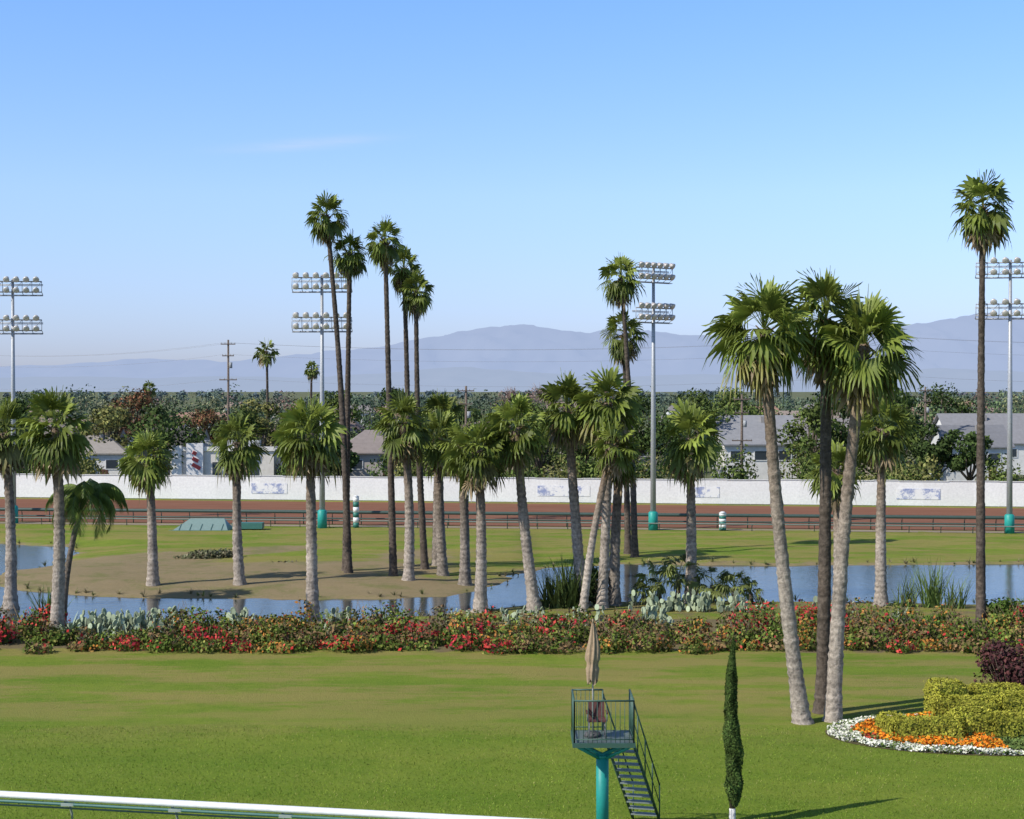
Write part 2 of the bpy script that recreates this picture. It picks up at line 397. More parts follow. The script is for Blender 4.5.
def feather_palm(name,X,Y,H,dx,R,n,seed,z0=0):
    r=random.Random(seed); mb=MB(); pts=[];k=24
    for i in range(k+1):
        t=i/k; pts.append(Vector((X+dx*t*t,Y,z0+H*t)))
    tube(mb,pts,[.17-.05*i/k+(.01 if i%2 else 0) for i in range(k+1)],8,cols=[np.array((.17,.14,.11))*r.uniform(.8,1.1) for _ in pts])
    top=pts[-1]
    for i in range(n):
        phi=i*2.4; e=r.uniform(.0,1.2); L=R*r.uniform(1.2,1.7); P=[];p=top.copy();m_=14
        for j in range(m_+1):
            P.append(p.copy()); d=Vector((math.cos(phi)*math.cos(e),math.sin(phi)*math.cos(e),math.sin(e))); p+=d*L/m_; e-=.17
        tube(mb,P,[.03*(1-.8*j/m_) for j in range(m_+1)],4,(.13,.17,.05),1,False)
        s=Vector((-math.sin(phi),math.cos(phi),0)); V=[];F_=[];C=[]
        for j in range(2,m_+1):
            for q in range(4):
              for sg in(-1,1):
                o=P[j]+(P[j]-P[j-1])*(q/4-.5); l=R*.34*math.sin(math.pi*min(1,(j+.5)/(m_+1.5)))+.1
                dd=(s*sg+Vector((0,0,-.6-r.random()*.9))+(P[j]-P[j-1]).normalized()*.5).normalized()
                tt=(P[j]-P[j-1]).normalized()*.022
                b0=len(V); V+=[tuple(o-tt),tuple(o+tt),tuple(o+dd*l*.6+tt*1.3),tuple(o+dd*l-Vector((0,0,l*.25)))]
                F_+=[(b0,b0+1,b0+2,b0+3)]; C+=[np.array((.16,.22,.045))*r.uniform(.7,1.3)]*4
        mb.add(V,F_,np.array(C,dtype=np.float32),1)
    return mb.build(name,[M_bark,M_frond],loc=(X,Y,z0))
feather_palm('queen_palm',-22.3,79.4,6.8,1.1,1.75,26,4)

# ------------------------------------------------------------------ hedge of flowering shrubs
GR=[(.085,.130,.022),(.125,.165,.03),(.18,.18,.045),(.055,.085,.015)]
RED=[(.50,.04,.04),(.56,.08,.06),(.38,.03,.05)]
ORG=[(.48,.20,.04),(.38,.17,.05),(.30,.18,.05)]
BRN=[(.25,.15,.07),(.20,.125,.06),(.15,.12,.045)]
hb=MB(); tw=MB()
x=-46.0
while x<44:
    for row in range(4):
        yy=73.4+row*1.6+rs.uniform(-.7,.7); xx=x+rs.uniform(-.6,.6)
        if -21.8<xx<-16.8 and row>=2: continue
        if (5.8<xx<8.2 or -9.5<xx<-7.5 or -14.4<xx<-12.6) and row==3: continue
        big_=mn.noise(Vector((xx*.25,row*.3,1.5)))
        h=.42+.19*row+rs.uniform(-.15,.30)+.4*big_
        if row==0 and rs.rand()<.2: continue
        rr=rs.uniform(.6,1.3)
        kind=mn.noise(Vector((xx*.3,row*2.2,8)))*1.5+rs.uniform(-.25,.25)
        nn=int(400*rr)
        P,D=cloud_pts((xx,yy,h*.48),(rr,rr*.8,max(.3,h*.85)),nn,.55); ok=P[:,2]>.02; P=P[ok];D=D[ok]
        kk=rs.uniform(.7,1.3)
        C=pal(GR,len(P),.3)*kk
        if kind>.35: fl=RED;w_=.5
        elif kind>.02: fl=ORG;w_=.34
        elif kind>-.3: fl=BRN;w_=.55
        else: fl=RED;w_=.03
        ptch=np.array([mn.noise(Vector(p)*2.2) for p in P]); msk=(rs.rand(len(P))<w_*np.clip(1+2.6*ptch,0,2))&(D[:,2]>-.35)
        C[msk]=pal(fl,msk.sum(),.25)
        m2=rs.rand(len(P))<.02; C[m2]=pal(RED,m2.sum(),.2)
        leaves(hb,P,D,.095,C)
        for _ in range(8):
            a=rs.uniform(0,6.28); l=h*rs.uniform(.8,1.7)
            tube(tw,[(xx,yy,0),(xx+math.cos(a)*rr*.8,yy+math.sin(a)*rr*.6,l)],[.02,.006],3,(.20,.15,.10))
    x+=rs.uniform(.9,1.4)
e=empty('flowering_hedge')
hb.build('leaves_and_flowers',[M_leaf],e); tw.build('twigs',[M_bark],e)

def bush(name,c,r,n,size,cols,w=None,stems=8,fill=.6,zmin=.03,lobes=5,seed=0):
    mb=MB(); rr=np.random.RandomState(seed+1)
    base=Vector((c[0],c[1],0))
    for i in range(lobes):
        off=rr.uniform(-.5,.5,3)*np.array(r); sc=rr.uniform(.5,.8)
        P,D=cloud_pts(np.array(c)+off,np.array(r)*sc,n//lobes,fill); ok=P[:,2]>zmin
        k=rr.uniform(.75,1.25)
        leaves(mb,P[ok],D[ok],size,pal(cols,ok.sum(),.3,w)*k,0)
        tube(mb,[base,tuple(np.array(c)+off)],[.04,.012],4,(.13,.10,.07),1)
    for i in range(stems):
        a=rr.uniform(0,6.28)
        tube(mb,[base,(c[0]+math.cos(a)*r[0]*.7,c[1]+math.sin(a)*r[1]*.7,c[2]+r[2]*rr.uniform(.2,.8))],[.03,.008],4,(.13,.10,.07),1)
    return mb.build(name,[M_leaf,M_bark],loc=(c[0],c[1],0))
def rosette(name,X,Y,z,R,n,cc,seed,wd=.06,emin=.2,emax=1.4,arch=.25,mb=None):
    r=random.Random(seed); own=mb is None
    if own: mb=MB()
    for i in range(n):
        phi=r.uniform(0,6.28); e=r.uniform(emin,emax); L=R*r.uniform(.6,1.15); s=Vector((-math.sin(phi),math.cos(phi),0)); V=[];m_=4
        sp=0 if R<1.5 else .5
        p=Vector((X+r.uniform(-sp,sp),Y+r.uniform(-sp,sp)*.5,z))
        for j in range(m_+1):
            hw=wd*(1-(j/m_)**1.5)+.004; V+=[tuple(p-s*hw),tuple(p+s*hw)]
            p=p+Vector((math.cos(phi)*math.cos(e),math.sin(phi)*math.cos(e),math.sin(e)))*(L/m_); e-=arch
        mb.add(V,[(2*j,2*j+1,2*j+3,2*j+2) for j in range(m_)],np.array(cc)*r.uniform(.6,1.35),0)
    if own: return mb.build(name,[M_leaf],loc=(X,Y,0))
def cactus(name,X,Y,R,n,seed,h=1.2):
    r=random.Random(seed); mb=MB()
    for i in range(n):
        x=X+r.gauss(0,R*.5); y=Y+r.uniform(-.6,.6); z=0
        for j in range(r.randint(1,int(1+h*3))):
            a=r.uniform(0,3.14); s=r.uniform(.12,.2); t=r.uniform(-.5,.5); V=[];
            u=Vector((math.cos(a),math.sin(a),0)); vv=(Vector((0,0,1))+Vector((math.sin(a),-math.cos(a),0))*t).normalized(); nn=u.cross(vv)*.03
            c=Vector((x,y,z+s))
            for sg in(-1,1):
                for q in range(8):
                    an=q*math.pi/4; V.append(tuple(c+u*math.cos(an)*s*.72+vv*math.sin(an)*s+nn*sg))
            F_=[tuple(range(8))[::-1],tuple(range(8,16))]+[(q,(q+1)%8,8+(q+1)%8,8+q) for q in range(8)]
            mb.add(V,F_,np.array((.32,.37,.24))*r.uniform(.6,1.35),0,False)
            x+=math.cos(a)*s*.6*r.choice((-1,1)); z+=s*1.6
    return mb.build(name,[M_leaf],loc=(X,Y,0))
for i,(X,Y,R,n,h) in enumerate([(-19.4,76.8,1.9,110,1.5),(-17.8,77.6,1.3,45,1.5),(-13.5,78.4,.9,30,1.4),(9.6,86.8,2.2,55,1.0),(12.2,86.6,1.5,30,.9),(0.5,80.4,1.2,22,1.2),(3.2,81,1.2,18,1.2),(7.0,78.6,1.0,34,1.5),(17,86,1.2,14,.8),(28,81,1.5,30,1.0),(-8.4,78.4,.9,34,1.5),(-2.5,80,1.3,20,1.2)]):
    cactus('prickly_pear_cactus',X,Y,R,n,300+i,h)
for i,(X,Y,R,z) in enumerate([(8.3,90.0,1.5,1.2),(9.4,90.4,1.6,1.5),(11.3,90.2,1.4,1.0),(12.5,89.8,1.3,.9),(7.4,89.4,1.0,.5),(13.4,89.8,1.0,.6)]):
    rnd=random.Random(400+i); mb=MB(); top=Vector((X,Y,z)); tube(mb,[(X,Y,0),(X,Y,z)],[.15,.13],7,(.18,.14,.10),0)
    for k in range(20):
        fan_frond(mb,top,k*2.4,rnd.uniform(-.4,1.2),R*.6,R*.5,np.array((.18,.21,.055))*rnd.uniform(.55,1.3),.4,9,.3,.9)
    mb.build('dwarf_fan_palm',[M_bark,M_frond],loc=(X,Y,0))
rosette('reed_clump',3.2,87.9,0,2.8,150,(.07,.10,.03),1,.05,.9,1.5,.06)
rosette('reed_clump',2.2,88,0,2.1,110,(.09,.115,.035),2,.05,.9,1.5,.08)
rosette('reed_clump',23.2,88.2,0,2.7,90,(.13,.19,.05),3,.03,1.0,1.5,.09)
rosette('reed_clump',21.9,88.4,0,2.0,50,(.13,.18,.05),4,.03,1.0,1.5,.1)
rosette('reed_clump',24.4,87.8,0,2.0,50,(.13,.18,.05),14,.03,.9,1.5,.1)
rosette('reed_clump',-23.4,80.6,0,2.2,80,(.09,.14,.04),5,.05,.9,1.5,.08)
for i,(X,Y) in enumerate([(19.3,79.6),(15.8,79.6),(26,80.5),(-26,79.6),(-13.1,77.8),(-6.6,79.4),(6.4,78.0),(-21.2,76.6),(-17.0,76.6)]):
    rosette('agave',X,Y,.3,1.1,45,(.24,.29,.20),500+i,.08,.1,1.4,.05)
SG=[(.08,.14,.022),(.11,.18,.035),(.05,.085,.015)]
bush('green_shrub',(24.2,79.2,.8),(1.1,.9,.8),1500,.10,SG,seed=3)
bush('green_shrub',(21.6,79.5,.5),(1.2,.9,.6),1300,.10,SG,seed=4)
bush('green_shrub',(-26.3,76.8,.6),(1.5,1,.8),1600,.10,SG,seed=5)
bush('green_shrub',(-11.5,79.0,.5),(1.4,.9,.6),1200,.10,[(.09,.12,.03),(.14,.17,.04)],seed=6)
bush('green_shrub',(4.6,88.9,1.1),(1.1,.8,1.2),1800,.12,[(.035,.06,.018),(.055,.08,.025)],seed=8)
bush('green_shrub',(-24.6,76.0,.6),(1.1,.9,.7),1300,.10,SG,seed=15)
bush('green_shrub',(14.6,80.0,.5),(1.6,.9,.6),1300,.10,[(.10,.14,.03),(.15,.19,.045)],seed=16)
DB=[(.15,.16,.085),(.21,.19,.12),(.11,.12,.06)]
bush('dry_brush',(-21.2,112,.3),(2.2,1.2,.5),1300,.13,DB,seed=7,stems=4)
bush('dry_brush',(-15.5,109,.15),(1.6,1.0,.25),400,.13,DB,seed=9,stems=4)
tf=MB(); r=random.Random(5)
n=len(water); 
for i in range(n):
    a=water[i]; b_=water[(i+1)%n]
    L=np.linalg.norm(b_-a); 
    if abs(a[0])>70 and abs(b_[0])>70: continue
    for k in range(int(L*1.6)):
        p=a+(b_-a)*r.random(); 
        if abs(p[0])>60: continue
        if r.random()<.6: rosette('x',p[0]+r.uniform(-.6,.6),p[1]+r.uniform(-.5,.9),-.08,r.uniform(.15,.6),14,r.choice([(.14,.18,.055),(.24,.21,.11),(.12,.14,.05)]),i*100+k,.02,.7,1.5,.15,tf)
tf.build('shore_grass',[M_leaf])

bush('purple_shrub',(18.8,60.5,1.25),(1.25,1.1,1.3),4200,.085,[(.075,.030,.032),(.105,.040,.038),(.05,.032,.026)],seed=12,lobes=9)

# ------------------------------------------------------------------ clipped topiary + flower bed
def clipped(name,blocks,cols,dens=380,size=.05):
    mb=MB()
    for (cx,cy,wx,wy,h,ang) in blocks:
        area=2*(wx+wy)*h+wx*wy; n=int(area*dens)
        t=rs.rand(n)*area; P=np.zeros((n,3)); D=np.zeros((n,3))
        tp=t<wx*wy; P[tp]=np.stack([rs.uniform(-.5,.5,tp.sum())*wx,rs.uniform(-.5,.5,tp.sum())*wy,np.full(tp.sum(),h)],1); D[tp]=(0,0,1)
        sdm=~tp; k=sdm.sum(); which=rs.choice(4,k,p=np.array([wx,wx,wy,wy])/(2*(wx+wy)))
        u=rs.uniform(-.5,.5,k); z=rs.rand(k)*h
        px=np.where(which==0,u*wx,np.where(which==1,u*wx,np.where(which==2,wx/2,-wx/2)))
        py=np.where(which==0,-wy/2,np.where(which==1,wy/2,u*wy))
        P[sdm]=np.stack([px,py,z],1); D[sdm]=np.stack([np.where(which==2,1,np.where(which==3,-1,0)),np.where(which==0,-1,np.where(which==1,1,0)),np.zeros(k)],1)
        ex=np.abs(P[:,0])/(wx/2); ey=np.abs(P[:,1])/(wy/2); q=(ex**4+ey**4)**.25; q=np.maximum(q,1); P[:,0]/=q; P[:,1]/=q
        ed=np.minimum(np.minimum(wx/2-np.abs(P[:,0]),wy/2-np.abs(P[:,1]))/.35,1); zt=P[:,2]/h
        P[:,2]-=np.where(tp,(1-np.clip(ed,0,1))**2*.22,0)
        sh_=np.where(~tp,np.clip((zt-.6)/.4,0,1)**2*.16,0); P[:,0]*=1-sh_/(wx/2); P[:,1]*=1-sh_/(wy/2)
        P+=rs.normal(0,.02,P.shape)
        lum=np.array([mn.noise(Vector((p[0]*1.3+cx,p[1]*1.3+cy,p[2]*1.3))) for p in P])
        P+=D*(lum*.12)[:,None]
        ca,sa=math.cos(ang),math.sin(ang); R_=np.array([[ca,-sa,0],[sa,ca,0],[0,0,1]]); P=P@R_.T+np.array((cx,cy,0)); D=D@R_.T
        leaves(mb,P,D*2.2,size,pal(cols,n,.15)*(1+.3*lum[:,None]))
        box(mb,(cx,cy,h*.40),(wx*.82,wy*.76,h*.78),ang,(.16,.17,.03))
    return mb.build(name,[M_leaf])
YG=[(.36,.35,.045),(.31,.31,.038),(.42,.39,.06),(.25,.26,.032)]
clipped('topiary_hedge',[(14.2,54.6,2.5,1.0,.80,.05),(13.25,55.4,1.0,1.5,.72,.2),(15.9,55.2,1.5,1.2,.92,0),(17.4,54.9,2.0,1.0,.86,.1)],YG)
clipped('topiary_hedge',[(16.3,57.3,2.4,1.3,.95,-.1),(18.7,56.9,2.6,1.4,1.15,0),(15.9,58.5,1.3,1.2,1.35,.3),(17.9,58.9,2.2,1.2,1.1,.1)],YG)
bed=MB(); cx,cy,rx,ry=16.5,55.6,5.5,3.3
n=34000; th=rs.uniform(0,6.283,n); rr=np.sqrt(rs.rand(n))
X=cx+np.cos(th)*rr*rx; Y=cy+np.sin(th)*rr*ry
lump=np.array([mn.noise(Vector((x*1.1,y*1.1,0))) for x,y in zip(X,Y)])
edge=rr+lump*.07
white=edge>.82; inner=~white
C=np.zeros((n,3)); 
C[:]=pal([(.10,.15,.04),(.14,.19,.05)],n,.3)
fl=rs.rand(n)
orange=inner&(fl<.76)&(lump>-.3)&(X<16.5)
C[orange]=pal([(.78,.24,.02),(.80,.34,.03),(.68,.17,.02)],orange.sum(),.15)
red=inner&(fl<.5)&(lump<-.3)&(X<16.5); C[red]=pal([(.5,.07,.04)],red.sum(),.2)
wm_=white&(fl<.66-.25*lump); C[wm_]=pal([(.74,.73,.62),(.62,.62,.50),(.70,.68,.56)],wm_.sum(),.15)
hz=np.where(white,.16,.24)+lump*.14; Zb=hz*np.sqrt(rs.rand(n))
keep=(edge<1.0)
D=np.stack([rs.normal(0,.4,n),rs.normal(-.2,.4,n),np.ones(n)],1)
leaves(bed,np.stack([X,Y,Zb],1)[keep],D[keep],.055,C[keep],aspect=.9)
V=[(cx,cy,.02)]+[(cx+math.cos(a)*rx*1.01,cy+math.sin(a)*ry*1.01,.012) for a in np.linspace(0,2*math.pi,60,endpoint=False)]
bed.add(V,[(0,i+1,(i+1)%60+1) for i in range(60)],(.10,.085,.045),0)
bed.build('flower_bed',[M_leaf])

# ------------------------------------------------------------------ cypress
mb=MB(); X,Y=6.05,43.8; H=5.2
n=15000; t=rs.rand(n)**.85; z=.55+t*(H-.55); prof=.25*np.minimum(1,(t*7)**.5)*(1-t**2.2)**.8*(1+.12*np.sin(t*17+1))
a=rs.uniform(0,6.283,n); q=1-.4*rs.rand(n)**2
lump=np.array([mn.noise(Vector((math.cos(aa)*1.2,math.sin(aa)*1.2,zz*2.2))) for aa,zz in zip(a,z)])
rr=prof*q*(1+.35*lump)
P=np.stack([X+np.cos(a)*rr+.05*np.sin(z*1.3),Y+np.sin(a)*rr,z],1); D=np.stack([np.cos(a),np.sin(a),.5+0*a],1)
leaves(mb,P,D,.045,pal([(.052,.088,.020),(.075,.115,.026),(.04,.06,.016)],n,.3)*(1+.6*lump[:,None]),aspect=.4)
tube(mb,[(X,Y,0),(X,Y,.52)],[.10,.085],10,(.66,.64,.60),1); tube(mb,[(X,Y,.52),(X,Y,H*.8)],[.085,.02],8,(.12,.09,.06),1)
mb.build('italian_cypress',[M_leaf,M_bark],loc=(X,Y,0))

# ------------------------------------------------------------------ observation stand
SX,SY,SZ=2.38,42.0,2.85
E=empty('observation_stand',(SX,SY,0))
TEAL=(.015,.26,.22); DG=(.045,.10,.075); W=.77
ms=MB()
tube(ms,[(0,0,0),(0,0,SZ-.45)],[.165,.165],20,TEAL); tube(ms,[(0,0,0),(0,0,.04)],[.3,.3],20,TEAL)
tube(ms,[(0,0,SZ-.5),(0,0,SZ-.44)],[.2,.2],20,TEAL)
for sx_,sy_ in((-1,-1),(1,-1),(1,1),(-1,1)):
    tube(ms,[(sx_*.12,sy_*.12,SZ-.50),(sx_*W*.85,sy_*W*.85,SZ-.10)],.05,8,TEAL)
tube(ms,[(-W*.7,0,SZ-.2),(0,0,SZ-.45),(W*.7,0,SZ-.2)],.06,8,TEAL)
ms.build('column',[M_paint],E)
fl_=MB()
box(fl_,(0,0,SZ),(2*W,2*W,.05),0,(.12,.15,.13))
for s_ in(-1,1):
    box(fl_,(0,s_*(W+.02),SZ-.03),(2*W+.08,.04,.12),0,DG); box(fl_,(s_*(W+.022),0,SZ-.03),(.04,2*W-.01,.118),0,DG)
fl_.build('platform',[M_paint],E)
rl=MB(); hr=1.12
def seg(a,b_,gap=False):
    a=Vector(a);b_=Vector(b_); L=(b_-a).length
    for zz in (hr,.12): tube(rl,[a+Vector((0,0,SZ+zz)),b_+Vector((0,0,SZ+zz))],.024 if zz>1 else .015,6,DG)
    k=max(2,int(L/.11))
    for i in range(k+1):
        p=a+(b_-a)*(i/k); tube(rl,[p+Vector((0,0,SZ+.0)),p+Vector((0,0,SZ+hr))],.022 if i in(0,k) else .0085,5,DG)
seg((-W,-W,0),(W,-W,0)); seg((-W,-W,0),(-W,W,0)); seg((W,-W,0),(W,W,0)); seg((-W,W,0),(.05,W,0))
rl.build('railing',[M_paint],E)
stp=MB(); nst=14; d0=Vector((.42,W,SZ)); dirn=Vector((.95,1.75,-SZ))
side=Vector((1,-.25,0)).normalized()
ang=math.atan2(side.y,side.x)
for i in range(1,nst):
    p=d0+dirn*(i/nst); box(stp,tuple(p),(.72,.24,.035),ang,(.20,.23,.21))
for s_ in(-1,1):
    a=d0+side*.37*s_; b_=a+dirn
    tube(stp,[a+Vector((0,0,-.05)),b_],.05,4,DG)
    if s_>0:
        tube(stp,[a+Vector((0,0,1.1)),b_+Vector((0,0,1.0))],.024,6,DG); tube(stp,[a+Vector((0,0,.55)),b_+Vector((0,0,.5))],.015,6,DG)
        for k in range(5):
            p=a+(b_-a)*(k/4); tube(stp,[p,p+Vector((0,0,1.05))],.02,6,DG)
    else:
        tube(stp,[a+Vector((0,0,1.0)),b_+Vector((0,0,1.0))],.024,6,DG)
        for k in(0,2,4):
            p=a+(b_-a)*(k/4); tube(stp,[p,p+Vector((0,0,1.0))],.02,6,DG)
stp.build('stairs',[M_paint],E)
um=MB(); ux,uy=-.25,.1; CL=(.34,.25,.165)
tube(um,[(ux,uy,SZ),(ux,uy,SZ+3.05)],.02,8,(.45,.42,.38))
V=[];Fc=[];rows=18;nn=32
for j in range(rows+1):
    t=j/rows; z=SZ+3.0-1.55*t
    r_=.03+.13*math.sin(min(1,t*1.25)*math.pi*.62)*(1-.25*max(0,t-.7)/.3)
    if .62<t<.74: r_*=.78
    for k in range(nn):
        a=2*math.pi*k/nn; q=r_*(1+.28*math.sin(a*8+t*2.5)+.08*math.sin(a*3+t*9)); V.append((ux+math.cos(a)*q+.02*math.sin(t*5),uy+math.sin(a)*q,z-(.08*math.sin(a*4) if j==rows else 0)))
for j in range(rows):
    for k in range(nn): Fc.append((j*nn+k,j*nn+(k+1)%nn,(j+1)*nn+(k+1)%nn,(j+1)*nn+k))
um.add(V,Fc,CL,0,True); tube(um,[(ux,uy,SZ+3.0),(ux,uy,SZ+3.13)],[.03,.008],8,CL)
tube(um,[(ux,uy,SZ+.03),(ux,uy,SZ+.12)],[.24,.2],16,(.1,.1,.1))
um.build('folded_umbrella',[M_cloth],E)
ch=MB(); RB=(.12,.055,.05); cxx,cyy=-.15,-.05; z=SZ+.03
for a,b_ in((-.22,-.2),(.22,-.2),(-.22,.22),(.22,.22)): tube(ch,[(cxx+a,cyy+b_,z),(cxx+a*.9,cyy+b_*.9,z+.45)],.018,6,(.2,.2,.2))
box(ch,(cxx,cyy,z+.46),(.46,.46,.05),0,RB); box(ch,(cxx,cyy+.24,z+.70),(.42,.05,.42),0,RB,M=Matrix.Rotation(-.18,3,'X'))
for s_ in(-1,1): box(ch,(cxx+s_*.26,cyy,z+.66),(.05,.42,.03),0,(.12,.05,.04)); tube(ch,[(cxx+s_*.26,cyy-.18,z+.45),(cxx+s_*.26,cyy-.18,z+.66)],.015,6,(.2,.2,.2))
ch.build('chair',[M_cloth],E)

# ------------------------------------------------------------------ floodlight towers
def tower(X,Y,H,W,rot):
    e=empty('floodlight_tower',(X,Y,0)); e.rotation_euler=(0,0,rot)
    mb=MB(); G=(.38,.39,.40)
    tube(mb,[(0,0,0),(0,0,H*.5),(0,0,H)],[.26,.20,.12],12,G)
    mb.build('pole',[M_metal],e)
    q=MB(); tube(q,[(0,0,0),(0,0,1.5),(0,0,1.6)],[.42,.40,.28],14,(.02,.30,.25)); q.build('base_sleeve',[M_paint],e)
    r_=MB(); L=MB()
    for zt in (H-.25,H-3.7):
        for dz in(0,-.95):
            tube(r_,[(-W/2,-.12,zt+dz),(W/2,-.12,zt+dz)],.06,6,G)
            tube(r_,[(-W/2,.35,zt+dz-.25),(W/2,.35,zt+dz-.25)],.045,6,G)
            for k in range(6):
                x=-W/2+W*(k+.5)/6
                tube(r_,[(x,-.12,zt+dz),(x,-.3,zt+dz+.12)],.03,5,G)
                c=Vector((x,-.42,zt+dz+.22)); d=Vector((.25*(k-2.5)/3,-.85,-.5)).normalized()
                tube(L,[c-d*.30,c-d*.22,c,c+d*.16],[.08,.15,.23,.29],12,(.50,.46,.43),0)
                tube(L,[c+d*.17,c+d*.19],[.27,.24],12,(.66,.62,.58),0)
        for k in range(7):
            x=-W/2+W*k/6
            tube(r_,[(x,-.12,zt),(x,-.12,zt-.95)],.03,5,G); tube(r_,[(x,-.12,zt-.95),(x,.35,zt-1.2)],.03,5,G)
        for k in range(6): tube(r_,[(-W/2+W*k/6,-.12,zt-.95),(-W/2+W*(k+1)/6,-.12,zt)],.02,4,G)
        box(r_,(0,.12,zt-1.27),(W,.5,.05),0,(.28,.29,.30)); tube(r_,[(-W/2,.36,zt-.35),(W/2,.36,zt-.35)],.03,5,G)
    r_.build('lamp_rack',[M_metal],e); L.build('lamps',[M_metal],e)
tower(-44.9,144,22,5.2,.05); tower(-16.5,139,22,5.2,-.03); tower(12.1,137,22.7,4.2,.65); tower(41.7,134,22.9,5.6,-.15)

def fpost(X,Y,H,r_):
    mb=MB(); k=6
    for i in range(k):
        tube(mb,[(X,Y,H*i/k),(X,Y,H*(i+1)/k)],r_,14,(.75,.75,.72) if i%2 else (.03,.16,.12))
    tube(mb,[(X,Y,H),(X,Y,H+.12)],[r_*1.15,r_*.4],14,(.7,.7,.68)); mb.build('furlong_post',[M_paint])
fpost(-13.6,139.4,2.7,.26); fpost(18,136.6,1.5,.30)
mb=MB(); X,Y=-26.5,136.5
mb.add([(X-2.4,Y-.9,.02),(X+2.4,Y-.9,.02),(X+1.7,Y+1.3,.95),(X-1.2,Y+1.3,.95),(X-2.4,Y+2,.02),(X+2.4,Y+2,.02)],[(0,1,2,3),(4,3,2,5),(0,3,4),(1,5,2)],(.20,.28,.25))
box(mb,(X+3.8,Y+1,.35),(2.6,1.2,.5),0,(.05,.16,.13)); box(mb,(X,Y-1.0,.06),(5.2,.12,.1),0,(.1,.2,.17))
for k in range(5): box(mb,(X-1.8+k*.9,Y-.3,.30),(.05,1.2,.05),0,(.1,.18,.16),M=Matrix.Rotation(.40,3,'X'))
mb.build('equipment_ramp',[M_paint])

# ------------------------------------------------------------------ utility poles and wires
def upole(X,Y,H,rot=0):
    mb=MB(); B_=(.16,.125,.10)
    tube(mb,[(X,Y,0),(X,Y,H)],[.2,.13],8,B_)
    for zz,w in((H-.6,2.0),(H-2.2,1.6),(H-5.5,2.4)):
        box(mb,(X,Y-.16,zz),(w,.12,.14),rot,B_)
        for k in(-1,-.45,.45,1): tube(mb,[(X+k*w*.47,Y-.16,zz+.07),(X+k*w*.47,Y-.16,zz+.25)],.04,5,(.35,.33,.3))
    tube(mb,[(X+.35,Y-.1,H-3.9),(X+.35,Y-.1,H-3.1)],.22,10,(.35,.36,.36))
    mb.build('utility_pole',[M_bark])
PL=[(-88,238,18.3),(-39,220,18.9),(48,203,19.2),(120,192,19.5)]
for p in PL: upole(*p)
for p in [(27.3,190,11.5),(-5.6,195,12.5),(62,240,12.5)]: upole(*p)
wr=MB()
for i in range(3):
    a,b_=PL[i],PL[i+1]
    for zz,oy in((-.4,-.9),(-.4,.9),(-2,-.6),(-5.3,0)):
        P=[]
        for k in range(17):
            t=k/16; P.append((a[0]+(b_[0]-a[0])*t+oy*.3,a[1]+(b_[1]-a[1])*t+oy,a[2]+(b_[2]-a[2])*t+zz-2.2*4*t*(1-t)*.6))
        tube(wr,P,.011,4,(.28,.28,.29),0,False)
wr.build('power_lines',[M_metal])

# ------------------------------------------------------------------ buildings
def house(name,X,Y,w,d,h,rh,wall,roof,rot=0,hip=False,win=3,floors=1,ov=.5):
    e=empty(name,(X,Y,0)); e.rotation_euler=(0,0,rot)
    mb=MB(); box(mb,(0,0,h/2),(w,d,h),0,wall)
    mb.add([(-w/2,-d/2,h),(-w/2,d/2,h),(-w/2,0,h+rh*.93)],[(0,1,2)],wall); mb.add([(w/2,-d/2,h),(w/2,d/2,h),(w/2,0,h+rh*.93)],[(0,2,1)],wall)
    mb.build('walls',[M_wall],e)
    r_=MB(); i_=d*.45 if hip else 0; a,b_=w/2+ov,d/2+ov; z=h-.08
    V=[(-a,-b_,z),(a,-b_,z),(a,b_,z),(-a,b_,z),(-a+i_,0,z+rh+.1),(a-i_,0,z+rh+.1)]
    V+=[(x,y,q-.16) for x,y,q in V]
    r_.add(V,[(0,1,5,4),(2,3,4,5),(7,6,10,11),(9,8,11,10),(0,6,7,1),(2,8,9,3),(1,7,8,2) if hip else (1,7,11,5),(3,9,6,0) if hip else (0,4,10,6)]+([(1,2,5),(3,0,4)] if hip else [(5,11,8,2),(3,9,10,4)]),roof)
    for k in range(max(1,int(w/9))):
        box(r_,(-w/2+w*(k+.6)/max(1,int(w/9)),-d*.12,h+rh*.85),(.5,.5,.8),0,(.3,.28,.26))
    r_.build('roof',[M_wall],e)
    g_=MB(); t_=MB()
    for f_ in range(floors):
        for k in range(win):
            x=-w/2+w*(k+.5)/win; zc=h-1.5-f_*2.8
            box(g_,(x,-d/2-.015,zc),(1.5,.03,1.1),0,(.04,.05,.06)); 
            for s_ in(-1,1): box(t_,(x+s_*.8,-d/2-.04,zc),(.1,.08,1.3),0,(.7,.7,.68)); box(t_,(x,-d/2-.043,zc+s_*.6),(1.5,.08,.1),0,(.7,.7,.68))
    box(g_,(w*.22,-d/2-.02,1.05),(1,.04,2.1),0,(.12,.07,.05))
    g_.build('windows_and_door',[M_glass],e); t_.build('window_frames',[M_paint],e)
    return e
RG=(.24,.235,.24); WH=(.70,.68,.64); BE=(.45,.38,.30)
house('gray_roof_apartment',77,232,30,12,4.6,4.0,WH,RG,.03,win=9)
house('gray_roof_apartment',60,210,8,9,4.8,2.6,(.6,.6,.58),(.19,.19,.20),0,win=2)
house('gray_roof_apartment',30.5,202,9,9,5.4,3.4,WH,(.26,.26,.27),.05,win=3)
house('gray_roof_apartment',43,225,14,10,4.4,3.6,BE,(.23,.21,.20),-.03,win=4)
house('suburban_house',-17.5,200,8,8,4.4,2.6,(.5,.45,.40),(.26,.22,.20),.1,True,win=2)
house('suburban_house',-53,204,9,8,4.2,2.0,WH,(.3,.27,.24),.0,True,win=3)
